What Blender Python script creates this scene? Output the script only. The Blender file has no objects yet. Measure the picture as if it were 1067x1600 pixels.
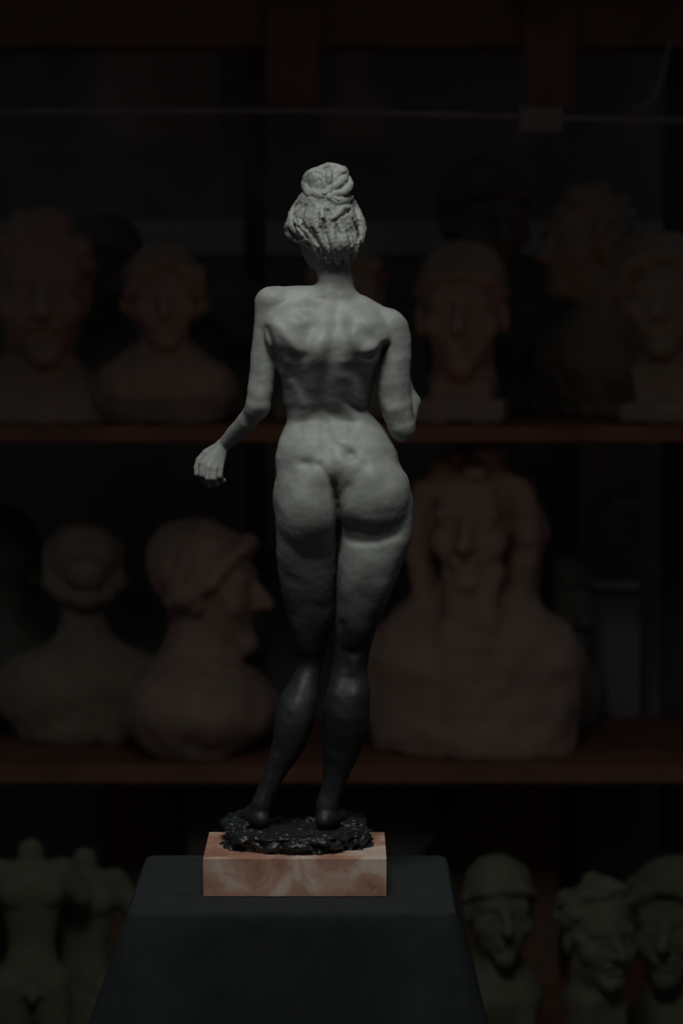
import bpy, bmesh, math, random
import numpy as np
from mathutils import Vector
random.seed(7); rng = np.random.RandomState(11)
C = bpy.context.scene.collection
# ---------------------------------------------------------------- camera
FPX = 4879.0; PITCH = math.radians(4.42); CAMY = -3.5; CAMZ = 1.583
cam_d = bpy.data.cameras.new('camera'); cam = bpy.data.objects.new('camera', cam_d); C.objects.link(cam)
cam_d.sensor_fit = 'VERTICAL'; cam_d.sensor_height = 36.0; cam_d.sensor_width = 24.0
cam_d.lens = FPX / 1600 * 36.0
cam.location = (0, CAMY, CAMZ); cam.rotation_euler = (math.pi / 2 - PITCH, 0, 0)
cam_d.dof.use_dof = True; cam_d.dof.focus_distance = 3.47; cam_d.dof.aperture_fstop = 5.6
cam_d.clip_end = 50
bpy.context.scene.camera = cam

def zat(py, D):                       # height seen at photo row py, D metres in front of the lens
    return CAMZ - D * math.tan(PITCH + math.atan((py - 800.0) / FPX))
def at(px, py, D):
    z = zat(py, D)
    dep = D * math.cos(PITCH) + (CAMZ - z) * math.sin(PITCH)
    return Vector(((px - 533.5) / FPX * dep, D + CAMY, z))

# ---------------------------------------------------------------- materials
def mat(name, base, rough=0.8, spec=0.3, var=0.25, scale=8.0, bump=0.0, bscale=60.0, coat=0.0):
    m = bpy.data.materials.new(name); m.use_nodes = True
    nt = m.node_tree; N = nt.nodes; L = nt.links; b = N['Principled BSDF']
    tc = N.new('ShaderNodeTexCoord'); no = N.new('ShaderNodeTexNoise')
    no.inputs['Scale'].default_value = scale; no.inputs['Detail'].default_value = 6
    L.new(tc.outputs['Object'], no.inputs['Vector'])
    r = N.new('ShaderNodeValToRGB')
    r.color_ramp.elements[0].position = 0.3; r.color_ramp.elements[1].position = 0.7
    r.color_ramp.elements[0].color = tuple(c * (1 - var) for c in base) + (1,)
    r.color_ramp.elements[1].color = tuple(min(1, c * (1 + var)) for c in base) + (1,)
    L.new(no.outputs['Fac'], r.inputs['Fac']); L.new(r.outputs['Color'], b.inputs['Base Color'])
    b.inputs['Roughness'].default_value = rough; b.inputs['Specular IOR Level'].default_value = spec
    b.inputs['Coat Weight'].default_value = coat
    if bump:
        n2 = N.new('ShaderNodeTexNoise'); n2.inputs['Scale'].default_value = bscale; n2.inputs['Detail'].default_value = 5
        L.new(tc.outputs['Object'], n2.inputs['Vector'])
        bp = N.new('ShaderNodeBump'); bp.inputs['Strength'].default_value = bump; bp.inputs['Distance'].default_value = 0.002
        L.new(n2.outputs['Fac'], bp.inputs['Height']); L.new(bp.outputs['Normal'], b.inputs['Normal'])
    return m

def patina_mat():
    """pale grey patina on head, trunk and arms; polished black bronze from the knees down"""
    m = bpy.data.materials.new('patinated_bronze'); m.use_nodes = True
    nt = m.node_tree; N = nt.nodes; L = nt.links; b = N['Principled BSDF']
    tc = N.new('ShaderNodeTexCoord'); sx = N.new('ShaderNodeSeparateXYZ'); L.new(tc.outputs['Object'], sx.inputs[0])
    no = N.new('ShaderNodeTexNoise'); no.inputs['Scale'].default_value = 26; no.inputs['Detail'].default_value = 6
    L.new(tc.outputs['Object'], no.inputs['Vector'])
    ma = N.new('ShaderNodeMath'); ma.operation = 'MULTIPLY_ADD'; ma.inputs[1].default_value = 0.06
    L.new(no.outputs['Fac'], ma.inputs[0]); L.new(sx.outputs['Z'], ma.inputs[2])
    mr = N.new('ShaderNodeMapRange'); mr.interpolation_type = 'SMOOTHSTEP'
    mr.inputs['From Min'].default_value = PAT0; mr.inputs['From Max'].default_value = PAT1
    L.new(ma.outputs[0], mr.inputs['Value'])
    n3 = N.new('ShaderNodeTexNoise'); n3.inputs['Scale'].default_value = 45; n3.inputs['Detail'].default_value = 8
    L.new(tc.outputs['Object'], n3.inputs['Vector'])
    pale = N.new('ShaderNodeValToRGB'); pale.color_ramp.elements[0].position = .3; pale.color_ramp.elements[1].position = .75
    pale.color_ramp.elements[0].color = (.235, .24, .222, 1); pale.color_ramp.elements[1].color = (.34, .352, .335, 1)
    L.new(n3.outputs['Fac'], pale.inputs['Fac'])
    mix = N.new('ShaderNodeMix'); mix.data_type = 'RGBA'
    mix.inputs['A'].default_value = (.013, .015, .014, 1)
    L.new(pale.outputs['Color'], mix.inputs['B']); L.new(mr.outputs['Result'], mix.inputs['Factor'])
    L.new(mix.outputs['Result'], b.inputs['Base Color'])
    rr = N.new('ShaderNodeMapRange'); rr.inputs['To Min'].default_value = .58; rr.inputs['To Max'].default_value = .55
    L.new(mr.outputs['Result'], rr.inputs['Value']); L.new(rr.outputs['Result'], b.inputs['Roughness'])
    b.inputs['Specular IOR Level'].default_value = .5
    n2 = N.new('ShaderNodeTexNoise'); n2.inputs['Scale'].default_value = 110; n2.inputs['Detail'].default_value = 6
    L.new(tc.outputs['Object'], n2.inputs['Vector'])
    vo = N.new('ShaderNodeTexNoise'); vo.inputs['Scale'].default_value = 30; L.new(tc.outputs['Object'], vo.inputs['Vector'])
    ad = N.new('ShaderNodeMath'); ad.operation = 'MULTIPLY_ADD'; ad.inputs[1].default_value = 2.0
    L.new(vo.outputs['Fac'], ad.inputs[0]); L.new(n2.outputs['Fac'], ad.inputs[2])
    bp = N.new('ShaderNodeBump'); bp.inputs['Strength'].default_value = .22; bp.inputs['Distance'].default_value = 0.001
    L.new(ad.outputs[0], bp.inputs['Height']); L.new(bp.outputs['Normal'], b.inputs['Normal'])
    return m

def marble_mat():
    m = bpy.data.materials.new('pink_marble'); m.use_nodes = True
    nt = m.node_tree; N = nt.nodes; L = nt.links; b = N['Principled BSDF']
    tc = N.new('ShaderNodeTexCoord')
    n1 = N.new('ShaderNodeTexNoise'); n1.inputs['Scale'].default_value = 14; n1.inputs['Detail'].default_value = 9; n1.inputs['Distortion'].default_value = 1.2
    n2 = N.new('ShaderNodeTexNoise'); n2.inputs['Scale'].default_value = 90; n2.inputs['Detail'].default_value = 6
    n4 = N.new('ShaderNodeTexNoise'); n4.inputs['Scale'].default_value = 9; n4.inputs['Detail'].default_value = 4; n4.inputs['Distortion'].default_value = 2.2
    for n in (n1, n2, n4): L.new(tc.outputs['Object'], n.inputs['Vector'])
    r1 = N.new('ShaderNodeValToRGB'); e = r1.color_ramp.elements
    e[0].position = .38; e[0].color = (.40, .19, .13, 1); e[1].position = .66; e[1].color = (.74, .60, .50, 1)
    k = e.new(.52); k.color = (.54, .30, .22, 1)
    r2 = N.new('ShaderNodeValToRGB'); r2.color_ramp.elements[0].position = .56; r2.color_ramp.elements[1].position = .70
    r2.color_ramp.elements[0].color = (0, 0, 0, 1); r2.color_ramp.elements[1].color = (.5, .5, .5, 1)
    L.new(n1.outputs['Fac'], r1.inputs['Fac']); L.new(n2.outputs['Fac'], r2.inputs['Fac'])
    mx = N.new('ShaderNodeMix'); mx.data_type = 'RGBA'; mx.inputs['B'].default_value = (.55, .42, .35, 1)
    L.new(r1.outputs['Color'], mx.inputs['A']); L.new(r2.outputs['Color'], mx.inputs['Factor'])
    r3 = N.new('ShaderNodeValToRGB'); q = r3.color_ramp.elements          # thin veins
    q[0].position = .485; q[0].color = (0, 0, 0, 1); q[1].position = .515; q[1].color = (0, 0, 0, 1)
    v = q.new(.5); v.color = (.22, .22, .22, 1)
    L.new(n4.outputs['Fac'], r3.inputs['Fac'])
    my = N.new('ShaderNodeMix'); my.data_type = 'RGBA'; my.inputs['B'].default_value = (.20, .07, .05, 1)
    L.new(mx.outputs['Result'], my.inputs['A']); L.new(r3.outputs['Color'], my.inputs['Factor'])
    L.new(my.outputs['Result'], b.inputs['Base Color'])
    b.inputs['Roughness'].default_value = .42
    return m

# ---------------------------------------------------------------- implicit sculpting: field + surface nets
class Field:
    def __init__(s, lo, hi, h):
        s.lo = np.array(lo, float); s.h = h
        s.n = [int((hi[i] - lo[i]) / h) + 1 for i in range(3)]
        s.ax = [(s.lo[i] + h * np.arange(s.n[i])).astype(np.float32) for i in range(3)]
        s.F = np.full(s.n, 60.0 * h, np.float32)
    def blk(s, lo, hi):
        sl = []
        for i in range(3):
            a = int(np.clip(math.floor((lo[i] - s.lo[i]) / s.h), 0, s.n[i] - 1)); b = int(np.clip(math.ceil((hi[i] - s.lo[i]) / s.h) + 1, a + 1, s.n[i]))
            sl.append(slice(a, b))
        sl = tuple(sl)
        return sl, s.ax[0][sl[0]][:, None, None], s.ax[1][sl[1]][None, :, None], s.ax[2][sl[2]][None, None, :]
    @staticmethod
    def smin(a, b, k):
        if k <= 0: return np.minimum(a, b)
        q = np.maximum(k - np.abs(a - b), 0) / k
        return np.minimum(a, b) - q * q * k * .25
    def add(s, sl, d, k): s.F[sl] = s.smin(s.F[sl], d, k)
    def sub(s, sl, d, k): s.F[sl] = -s.smin(-s.F[sl], d, k)
    def ell(s, c, r, k=4, sub=False, rot=0.0, tilt=0.0):     # rot about the vertical axis, tilt in the picture plane (x,z)
        m = max(r) + k + 3 * s.h
        sl, X, Y, Z = s.blk([c[i] - m for i in range(3)], [c[i] + m for i in range(3)])
        x, y, z = X - c[0], Y - c[1], Z - c[2]
        if tilt: ct, st = math.cos(tilt), math.sin(tilt); x, z = ct * x + st * z, -st * x + ct * z
        if rot: cr, sr = math.cos(rot), math.sin(rot); x, y = cr * x + sr * y, -sr * x + cr * y
        q = np.sqrt((x / r[0]) ** 2 + (y / r[1]) ** 2 + (z / r[2]) ** 2)
        q2 = np.sqrt((x / r[0] ** 2) ** 2 + (y / r[1] ** 2) ** 2 + (z / r[2] ** 2) ** 2) + 1e-6
        d = q * (q - 1) / q2
        (s.sub if sub else s.add)(sl, d, k)
    def seg(s, a, b, ra, rb, k=4, sub=False):
        a = np.array(a, float); b = np.array(b, float); m = max(ra, rb) + k + 3 * s.h
        sl, X, Y, Z = s.blk(np.minimum(a, b) - m, np.maximum(a, b) + m)
        v = b - a; L = float(v @ v) + 1e-9
        t = np.clip(((X - a[0]) * v[0] + (Y - a[1]) * v[1] + (Z - a[2]) * v[2]) / L, 0, 1)
        d = np.sqrt((X - a[0] - t * v[0]) ** 2 + (Y - a[1] - t * v[1]) ** 2 + (Z - a[2] - t * v[2]) ** 2) - (ra + (rb - ra) * t)
        (s.sub if sub else s.add)(sl, d, k)
    def chain(s, pts, k=4, sub=False):
        P = np.array(pts, float); m = P[:, 3].max() + k + 3 * s.h
        sl, X, Y, Z = s.blk(P[:, :3].min(0) - m, P[:, :3].max(0) + m); D = None
        for p, q in zip(P[:-1], P[1:]):
            v = q[:3] - p[:3]; t = np.clip(((X - p[0]) * v[0] + (Y - p[1]) * v[1] + (Z - p[2]) * v[2]) / (float(v @ v) + 1e-9), 0, 1)
            d = np.sqrt((X - p[0] - t * v[0]) ** 2 + (Y - p[1] - t * v[1]) ** 2 + (Z - p[2] - t * v[2]) ** 2) - (p[3] + (q[3] - p[3]) * t)
            D = d if D is None else s.smin(D, d, min(k, .8 * s.h))
        (s.sub if sub else s.add)(sl, D.astype(np.float32), k)
    def box(s, lo, hi, k=1, sub=False, rnd=0.0):
        sl, X, Y, Z = s.blk([l - k - 4 * s.h for l in lo], [l + k + 4 * s.h for l in hi])
        c = [(l + h) / 2 for l, h in zip(lo, hi)]; e = [(h - l) / 2 - rnd for l, h in zip(lo, hi)]
        x = np.abs(X - c[0]) - e[0]; y = np.abs(Y - c[1]) - e[1]; z = np.abs(Z - c[2]) - e[2]
        d = np.sqrt(np.maximum(x, 0) ** 2 + np.maximum(y, 0) ** 2 + np.maximum(z, 0) ** 2) + np.minimum(np.maximum(x, np.maximum(y, z)), 0) - rnd
        (s.sub if sub else s.add)(sl, d, k)
    def loft(s, rows, k=4, p=2.0):
        """rows: (z, left, right, cy, b) ascending z; elliptical cross-sections"""
        R = np.array(rows, float); z0, z1 = R[0, 0], R[-1, 0]
        m = k + 4 * s.h
        sl, X, Y, Z = s.blk([R[:, 1].min() - m, (R[:, 3] - R[:, 4]).min() - m, z0 - m], [R[:, 2].max() + m, (R[:, 3] + R[:, 4]).max() + m, z1 + m])
        zz = np.clip(Z[0, 0], z0, z1)
        def it(col):
            x = R[:, 0]; y = col; hh = np.diff(x); dl = np.diff(y) / hh       # monotone cubic
            mm = np.zeros(len(x)); mm[1:-1] = np.where(dl[:-1] * dl[1:] > 0, 2 * dl[:-1] * dl[1:] / (dl[:-1] + dl[1:] + 1e-12 * np.sign(dl[:-1])), 0); mm[0] = dl[0]; mm[-1] = dl[-1]
            i = np.clip(np.searchsorted(x, zz) - 1, 0, len(x) - 2); t = (zz - x[i]) / hh[i]
            return ((2 * t**3 - 3 * t**2 + 1) * y[i] + (t**3 - 2 * t**2 + t) * hh[i] * mm[i] + (-2 * t**3 + 3 * t**2) * y[i + 1] + (t**3 - t**2) * hh[i] * mm[i + 1])[None, None, :]
        l, r, cy, b = it(R[:, 1]), it(R[:, 2]), it(R[:, 3]), it(R[:, 4])
        cx = (l + r) / 2; a = (r - l) / 2
        u, v = np.abs((X - cx) / a), np.abs((Y - cy) / b)
        q = (u ** p + v ** p) ** (1.0 / p)
        d = (q - 1) * np.minimum(a, b)
        over = np.maximum(np.maximum(z0 - Z, Z - z1), 0) + 0 * d
        d = np.where(over > 0, np.sqrt(np.maximum(d, 0) ** 2 + over ** 2), d)
        s.add(sl, d.astype(np.float32), k)
    def gauss(s, px, py, amp, sx, sy=None, ang=0.0, side=-1, ymid=0.0):     # bump (+) or hollow (-) on the back or front
        sy = sy or sx; m = 3 * max(sx, sy)
        sl, X, Y, Z = s.blk([px - m, s.lo[1], py - m], [px + m, s.ax[1][-1], py + m])
        ca, sa = math.cos(math.radians(ang)), math.sin(math.radians(ang))
        u = ca * (X - px) + sa * (Z - py); v = -sa * (X - px) + ca * (Z - py)
        w = 1 / (1 + np.exp(-side * (Y - ymid) / 5.0))
        s.F[sl] -= (amp * np.exp(-.5 * ((u / sx) ** 2 + (v / sy) ** 2)) * w).astype(np.float32)
    def line(s, pts, amp, sg, side=-1, ymid=0.0):
        P = np.array(pts, float); m = 3.2 * sg
        sl, X, Y, Z = s.blk([P[:, 0].min() - m, s.lo[1], P[:, 1].min() - m], [P[:, 0].max() + m, s.ax[1][-1], P[:, 1].max() + m])
        best = None; aw = 1
        for (a, b) in zip(P[:-1], P[1:]):
            v = b[:2] - a[:2]; t = np.clip(((X - a[0]) * v[0] + (Z - a[1]) * v[1]) / (v @ v), 0, 1)
            d = (X - a[0] - t * v[0]) ** 2 + (Z - a[1] - t * v[1]) ** 2
            wa = (a[2] + (b[2] - a[2]) * t) if P.shape[1] > 2 else 1 + 0 * t
            g = wa * np.exp(-.5 * d / sg ** 2)
            best = g if best is None else np.maximum(best, g)
        w = 1 / (1 + np.exp(-side * (Y - ymid) / 5.0))
        s.F[sl] -= (amp * best * w).astype(np.float32)
    def noise(s, amp, wl, n=14, seed=1, ridged=False):
        r = np.random.RandomState(seed); X, Y, Z = [a.reshape([-1 if j == i else 1 for j in range(3)]) for i, a in enumerate(s.ax)]
        near = np.abs(s.F) < 12 * s.h + 3 * amp
        idx = np.nonzero(near); x, y, z = s.ax[0][idx[0]], s.ax[1][idx[1]], s.ax[2][idx[2]]
        acc = np.zeros(len(x), np.float32)
        for i in range(n):
            d = r.normal(size=3); d /= np.linalg.norm(d); f = 2 * math.pi / (wl * r.uniform(.6, 1.6)); ph = r.uniform(0, 6.28, 3)
            e = np.cross(d, r.normal(size=3)); e /= np.linalg.norm(e)
            acc += np.sin(f * (x * d[0] + y * d[1] + z * d[2]) + ph[0] + 1.3 * np.sin(f * .7 * (x * e[0] + y * e[1] + z * e[2]) + ph[1])).astype(np.float32)
        acc /= math.sqrt(n / 2)
        if ridged: acc = 1 - 2 * np.abs(acc)
        s.F[idx] -= amp * acc
    def front(s, px, py):          # first surface met from the camera side
        i = int(np.clip(round((px - s.lo[0]) / s.h), 0, s.n[0] - 1)); k = int(np.clip(round((py - s.lo[2]) / s.h), 0, s.n[2] - 1))
        c = np.nonzero(s.F[i, :, k] < 0)[0]
        return float(s.ax[1][c[0]]) if len(c) else None
    def blur(s, n=1):
        for _ in range(n):
            for a in range(3):
                F = s.F; G = F.copy(); sl = [slice(None)] * 3; l = list(sl); r = list(sl); c = list(sl)
                l[a] = slice(0, -2); r[a] = slice(2, None); c[a] = slice(1, -1)
                G[tuple(c)] = .25 * F[tuple(l)] + .5 * F[tuple(c)] + .25 * F[tuple(r)]; s.F = G
    def mesh(s, name, fn, flip):
        F = s.F; F = np.where(F == 0, 1e-5, F)
        for a in range(3):
            ix = [slice(None)] * 3; ix[a] = 0; F[tuple(ix)] = np.abs(F[tuple(ix)]) + .01; ix[a] = -1; F[tuple(ix)] = np.abs(F[tuple(ix)]) + .01
        S = F < 0; nx, ny, nz = S.shape
        cnt = np.zeros((nx - 1, ny - 1, nz - 1), np.int8)
        for dx in (0, 1):
            for dy in (0, 1):
                for dz in (0, 1): cnt += S[dx:nx - 1 + dx, dy:ny - 1 + dy, dz:nz - 1 + dz]
        act = (cnt > 0) & (cnt < 8); I = np.argwhere(act)
        vid = np.full(act.shape, -1, np.int32); vid[act] = np.arange(len(I))
        pos = np.zeros((len(I), 3)); num = np.zeros(len(I))
        for a in range(3):
            o1, o2 = [(1, 2), (0, 2), (0, 1)][a]
            for d1 in (0, 1):
                for d2 in (0, 1):
                    p0 = I.copy(); p0[:, o1] += d1; p0[:, o2] += d2; p1 = p0.copy(); p1[:, a] += 1
                    f0 = F[p0[:, 0], p0[:, 1], p0[:, 2]]; f1 = F[p1[:, 0], p1[:, 1], p1[:, 2]]
                    ok = (f0 < 0) != (f1 < 0); t = np.where(ok, f0 / np.where(ok, f0 - f1, 1), 0)
                    q = p0.astype(float); q[:, a] += t; pos[ok] += q[ok]; num[ok] += 1
        pos = pos / num[:, None] * s.h + s.lo
        quads = []
        for a in range(3):
            o1, o2 = [(1, 2), (2, 0), (0, 1)][a]
            sl0 = [slice(None)] * 3; sl1 = [slice(None)] * 3; sl0[a] = slice(0, -1); sl1[a] = slice(1, None)
            ch = S[tuple(sl0)] != S[tuple(sl1)]; E = np.argwhere(ch)
            E = E[(E[:, o1] > 0) & (E[:, o2] > 0) & (E[:, o1] < s.n[o1] - 1) & (E[:, o2] < s.n[o2] - 1)]
            ins = S[E[:, 0], E[:, 1], E[:, 2]]
            def cell(q1, q2):
                e = E.copy(); e[:, o1] -= q1; e[:, o2] -= q2; return vid[e[:, 0], e[:, 1], e[:, 2]]
            Q = np.stack([cell(1, 1), cell(0, 1), cell(0, 0), cell(1, 0)], 1)
            fl = ~ins if not flip else ins
            Q[fl] = Q[fl][:, ::-1]; quads.append(Q)
        Q = np.concatenate(quads); P = fn(pos)
        me = bpy.data.meshes.new(name)
        me.vertices.add(len(P)); me.vertices.foreach_set('co', P.astype(np.float32).ravel())
        me.loops.add(Q.size); me.loops.foreach_set('vertex_index', Q.astype(np.int32).ravel())
        me.polygons.add(len(Q)); me.polygons.foreach_set('loop_start', np.arange(0, Q.size, 4, dtype=np.int32))
        me.polygons.foreach_set('use_smooth', np.ones(len(Q), bool))
        me.update(); me.validate()
        return me

# ---------------------------------------------------------------- object helpers
def tag(o, label=None, cat=None, group=None, kind=None):
    if label: o['label'] = label
    if cat: o['category'] = cat
    if group: o['group'] = group
    if kind: o['kind'] = kind
    return o
def link(name, me, m, parent=None, loc=None):
    o = bpy.data.objects.new(name, me); C.objects.link(o)
    if m: me.materials.clear(); me.materials.append(m)
    if parent: o.parent = parent
    if loc is not None: o.location = loc
    return o
def empty(name, loc, rz=0):
    o = bpy.data.objects.new(name, None); C.objects.link(o); o.location = loc; o.rotation_euler = (0, 0, rz); o.empty_display_size = .05; return o
def box_bm(bm, lo, hi, bev=0.0, seg=2):
    r = bmesh.ops.create_cube(bm, size=1)
    for v in r['verts']:
        v.co = Vector([(lo[i] + hi[i]) / 2 + v.co[i] * (hi[i] - lo[i]) for i in range(3)])
    if bev:
        es = list({e for v in r['verts'] for e in v.link_edges})
        bmesh.ops.bevel(bm, geom=es, offset=bev, segments=seg, affect='EDGES', profile=.6)
def box(name, lo, hi, m, parent=None, bev=0.003, loc=None):
    bm = bmesh.new(); box_bm(bm, lo, hi, bev); me = bpy.data.meshes.new(name); bm.to_mesh(me); bm.free()
    return link(name, me, m, parent, loc)
def tube(name, pts, r, m, parent=None, n=12):
    bm = bmesh.new(); rings = []
    P = [Vector(p) for p in pts]
    for i, p in enumerate(P):
        d = (P[min(i + 1, len(P) - 1)] - P[max(i - 1, 0)]).normalized()
        u = d.cross(Vector((0, 1, 0.01))); u.normalize(); w = d.cross(u)
        rings.append([bm.verts.new(p + (u * math.cos(2 * math.pi * k / n) + w * math.sin(2 * math.pi * k / n)) * r) for k in range(n)])
    for a, b in zip(rings[:-1], rings[1:]):
        for k in range(n): bm.faces.new([a[k], a[(k + 1) % n], b[(k + 1) % n], b[k]]).smooth = True
    bm.faces.new(rings[0]); bm.faces.new(rings[-1][::-1]); bmesh.ops.recalc_face_normals(bm, faces=bm.faces)
    me = bpy.data.meshes.new(name); bm.to_mesh(me); bm.free()
    return link(name, me, m, parent)

# ---------------------------------------------------------------- the statuette
TABLE_Z = 0.900; BLOCK_Z = 0.943
S = 0.000712; Y0 = -0.045; DS = Y0 - CAMY
ROOT = Vector((-0.052, -0.0485, TABLE_Z + .0005))
def smap(P):
    z = CAMZ - DS * np.tan(PITCH + np.arctan((P[:, 2] - 800.0) / FPX))
    return np.stack([(P[:, 0] - 533.5) * S - ROOT.x, P[:, 1] * S + Y0 - ROOT.y, z - ROOT.z], 1)
PAT0 = zat(1035, DS) - ROOT.z + .03; PAT1 = zat(800, DS) - ROOT.z + .03
M_pat = patina_mat(); M_marble = marble_mat()

def build_body():
    f = Field((292, -95, 296), (672, 150, 1306), 1.6)
    # trunk: row, left, right, depth of centre, half depth
    f.loft([(466, 470, 552, 10, 24), (482, 438, 582, 7, 38), (505, 420, 602, 0, 47), (535, 421, 601, -4, 54), (560, 427, 594, 0, 53), (580, 434, 587, 6, 50), (605, 440, 581, 13, 47),
            (628, 442, 577, 19, 43), (642, 446, 575, 23, 42), (655, 447, 585, 24, 43), (675, 441, 601, 19, 49), (695, 435, 613, 13, 55),
            (718, 430, 621, 7, 57), (745, 431, 634, 3, 56), (785, 431, 646, 16, 46), (812, 434, 643, 22, 38)], k=4, p=2.25)
    # legs
    f.loft([(725, 448, 505, 20, 30), (752, 436, 516, 12, 40), (775, 432, 521, 8, 45), (800, 431, 526, 8, 46), (856, 431, 526, 20, 45), (915, 437, 525, 40, 42), (975, 449, 521, 60, 36), (1015, 457, 512, 71, 31),
            (1046, 463, 503, 76, 26), (1065, 454, 499, 70, 28), (1101, 435, 496, 47, 33), (1134, 428, 490, 36, 32), (1164, 423, 478, 33, 27), (1183, 419, 468, 32, 23),
            (1203, 413, 455, 31, 19), (1229, 405, 438, 28, 15), (1262, 393, 422, 21, 13), (1280, 393, 419, 20, 13)], k=5, p=2.3)
    f.loft([(722, 545, 612, 24, 28), (752, 535, 634, 14, 38), (782, 531, 646, 10, 45), (840, 528, 642, 9, 48), (876, 527, 630, 8, 49), (916, 526, 615, 9, 47), (950, 525, 602, 13, 43), (975, 524, 591, 18, 38), (1010, 522, 581, 26, 34),
            (1034, 520, 577, 29, 31), (1055, 517, 574, 25, 30), (1088, 508, 578, 16, 35), (1115, 504, 577, 14, 36), (1144, 504, 574, 17, 33), (1177, 504, 563, 22, 27),
            (1216, 504, 546, 24, 19), (1240, 499, 536, 22, 16), (1265, 493, 527, 18, 14), (1282, 491, 522, 15, 14)], k=2.5, p=2.3)
    # feet with five toes each
    for (hx, hy, bx, by, sgn) in ((507, 6, 545, 66, 1), (407, 10, 374, 66, -1)):
        f.chain([(hx, hy, 1284, 14), (bx * .5 + hx * .5, (hy + by) * .5, 1281, 14), (bx, by, 1289, 11)], 8)
        f.seg((hx, hy + 14, 1262), ((hx + bx) / 2, (hy + by) / 2 + 8, 1281), 14, 12, 8)
        f.ell((bx - 2 * sgn, by - 4, 1289), (17, 16, 9), 6)
        for t in range(5):
            o = (t - 2) * 7.0; L = 20 - t * 2.4
            f.chain([(bx - sgn * o * .9, by + 6 - abs(o) * .25, 1290, 5.2 - t * .35), (bx - sgn * o + sgn * 4, by + L * .6 + 6, 1289, 4.8 - t * .35), (bx - sgn * o + sgn * 7, by + L + 6, 1293, 4.6 - t * .35)], 1.5)
    # buttocks
    f.ell((485, -7, 786), (53, 54, 72), 13, tilt=.08)
    f.ell((580, -9, 776), (61, 54, 63), 5, tilt=-.08)
    # belly, breasts
    f.ell((520, 50, 735), (62, 30, 55), 16)
    f.ell((468, 52, 575), (29, 30, 30), 10); f.ell((560, 54, 588), (29, 30, 30), 10)
    # shoulders, trapezius, neck
    f.chain([(508, 8, 466, 21), (440, 6, 469, 21)], 12); f.chain([(536, 8, 468, 20), (560, 7, 480, 19.5), (584, 6, 493, 20), (606, 5, 507, 23)], 9)
    f.chain([(524, 10, 478, 36), (524, 12, 442, 27.5), (521, 16, 412, 27), (516, 20, 385, 27)], 10)
    # scapulae
    f.ell((456, -24, 516), (32, 24, 38), 26, tilt=.45); f.ell((568, -26, 526), (32, 22, 40), 26, tilt=-.4)
    # left arm
    f.chain([(425, 5, 474, 26), (421, 5, 505, 22.5)], 9); f.chain([(421, 5, 502, 22.8), (413, 3, 560, 20.2), (408, 0, 608, 20), (404, -1, 632, 19), (401, 2, 640, 17.5)], 2.5)
    f.chain([(402, 2, 636, 18), (387, 20, 658, 16.5), (366, 43, 680, 13), (348, 60, 699, 10)], 8)
    # left hand: palm, four curled fingers, thumb
    kn = [(316, 46, 728, 6.6), (325, 42, 733, 6.9), (334, 43, 735, 6.8), (343, 47, 733, 6.2)]
    for q in kn: f.seg((346, 59, 700), q[:3], 9.0, q[3], 3)
    tips = [[(314, 10, 745, 5.2), (318, 19, 755, 4.8), (324, 26, 757, 4.4)], [(323, 6, 750, 5.4), (326, 15, 761, 5.0), (331, 23, 761, 4.5)],
            [(333, 7, 750, 5.3), (336, 16, 760, 4.9), (340, 24, 759, 4.4)], [(343, 12, 747, 4.8), (345, 20, 756, 4.4), (348, 27, 755, 4.0)]]
    for q, t in zip(kn, tips): f.chain([(q[0], q[1], q[2], 5.6)] + [(a_, b_ + 32, c_, d_) for a_, b_, c_, d_ in t], 1.0)
    f.chain([(340, 61, 703, 8.5), (321, 60, 712, 7.2), (310, 58, 723, 6.0), (306, 54, 735, 5.2), (306, 50, 744, 4.4)], 2)
    # right arm, forearm folded up in front
    f.chain([(608, 5, 514, 30), (612, 4, 535, 29.5)], 8); f.chain([(611, 4, 530, 29.8), (615, 2, 560, 26.5), (615, 0, 600, 26), (619, 0, 635, 25.5), (627, 2, 664, 21), (629, 4, 671, 19)], 2.5)
    f.chain([(629, 8, 668, 20), (639, 34, 632, 19), (628, 68, 600, 15), (606, 92, 574, 11), (598, 98, 566, 10)], 6)
    kr = [(575, 106, 549, 6.0), (580, 103, 541, 6.2), (588, 101, 537, 6.1), (596, 99, 536, 5.6)]
    for i, q in enumerate(kr):
        f.seg((600, 97, 566), q[:3], 8.5, q[3], 3)
        f.chain([q[:3] + (5.2,), (q[0] - 11, q[1] + 3, q[2] - 8, 4.9), (q[0] - 19, q[1] - 2, q[2] - 4, 4.6), (q[0] - 22, q[1] - 9, q[2] + 2, 4.2)], 1.2)
    f.chain([(594, 96, 566, 7.5), (578, 93, 563, 6.4), (566, 92, 556, 5.4), (559, 91, 548, 4.6)], 2)
    # head turned to the left and away
    f.ell((513, 14, 352), (46, 50, 50), 4); f.ell((501, 34, 374), (31, 36, 51), 10, rot=.55)
    d = np.array([-.55, .83]); n_ = np.array([.83, .55]); fc = np.array([502, 34.])
    def fp(u, w, py): q = fc + d * w + n_ * u; return (q[0], q[1], py)
    f.ell(fp(0, 22, 415), (9, 9, 8), 8)
    f.seg(fp(0, 36, 355), fp(0, 45, 382), 4, 5.5, 5)
    f.seg(fp(-17, 31, 352), fp(17, 31, 352), 5, 5, 6)
    for u in (-12, 12): f.ell(fp(u, 38, 362), (7, 7, 5), 3, sub=True); f.ell(fp(u, 29, 363), (6, 6, 5), 1.5)
    f.seg(fp(-7, 36, 395), fp(7, 36, 395), 3.2, 3.2, 3); f.seg(fp(-6, 35.5, 401), fp(6, 35.5, 401), 3.4, 3.4, 2)
    f.ell(fp(34, -2, 368), (5, 9, 13), 2)
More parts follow.
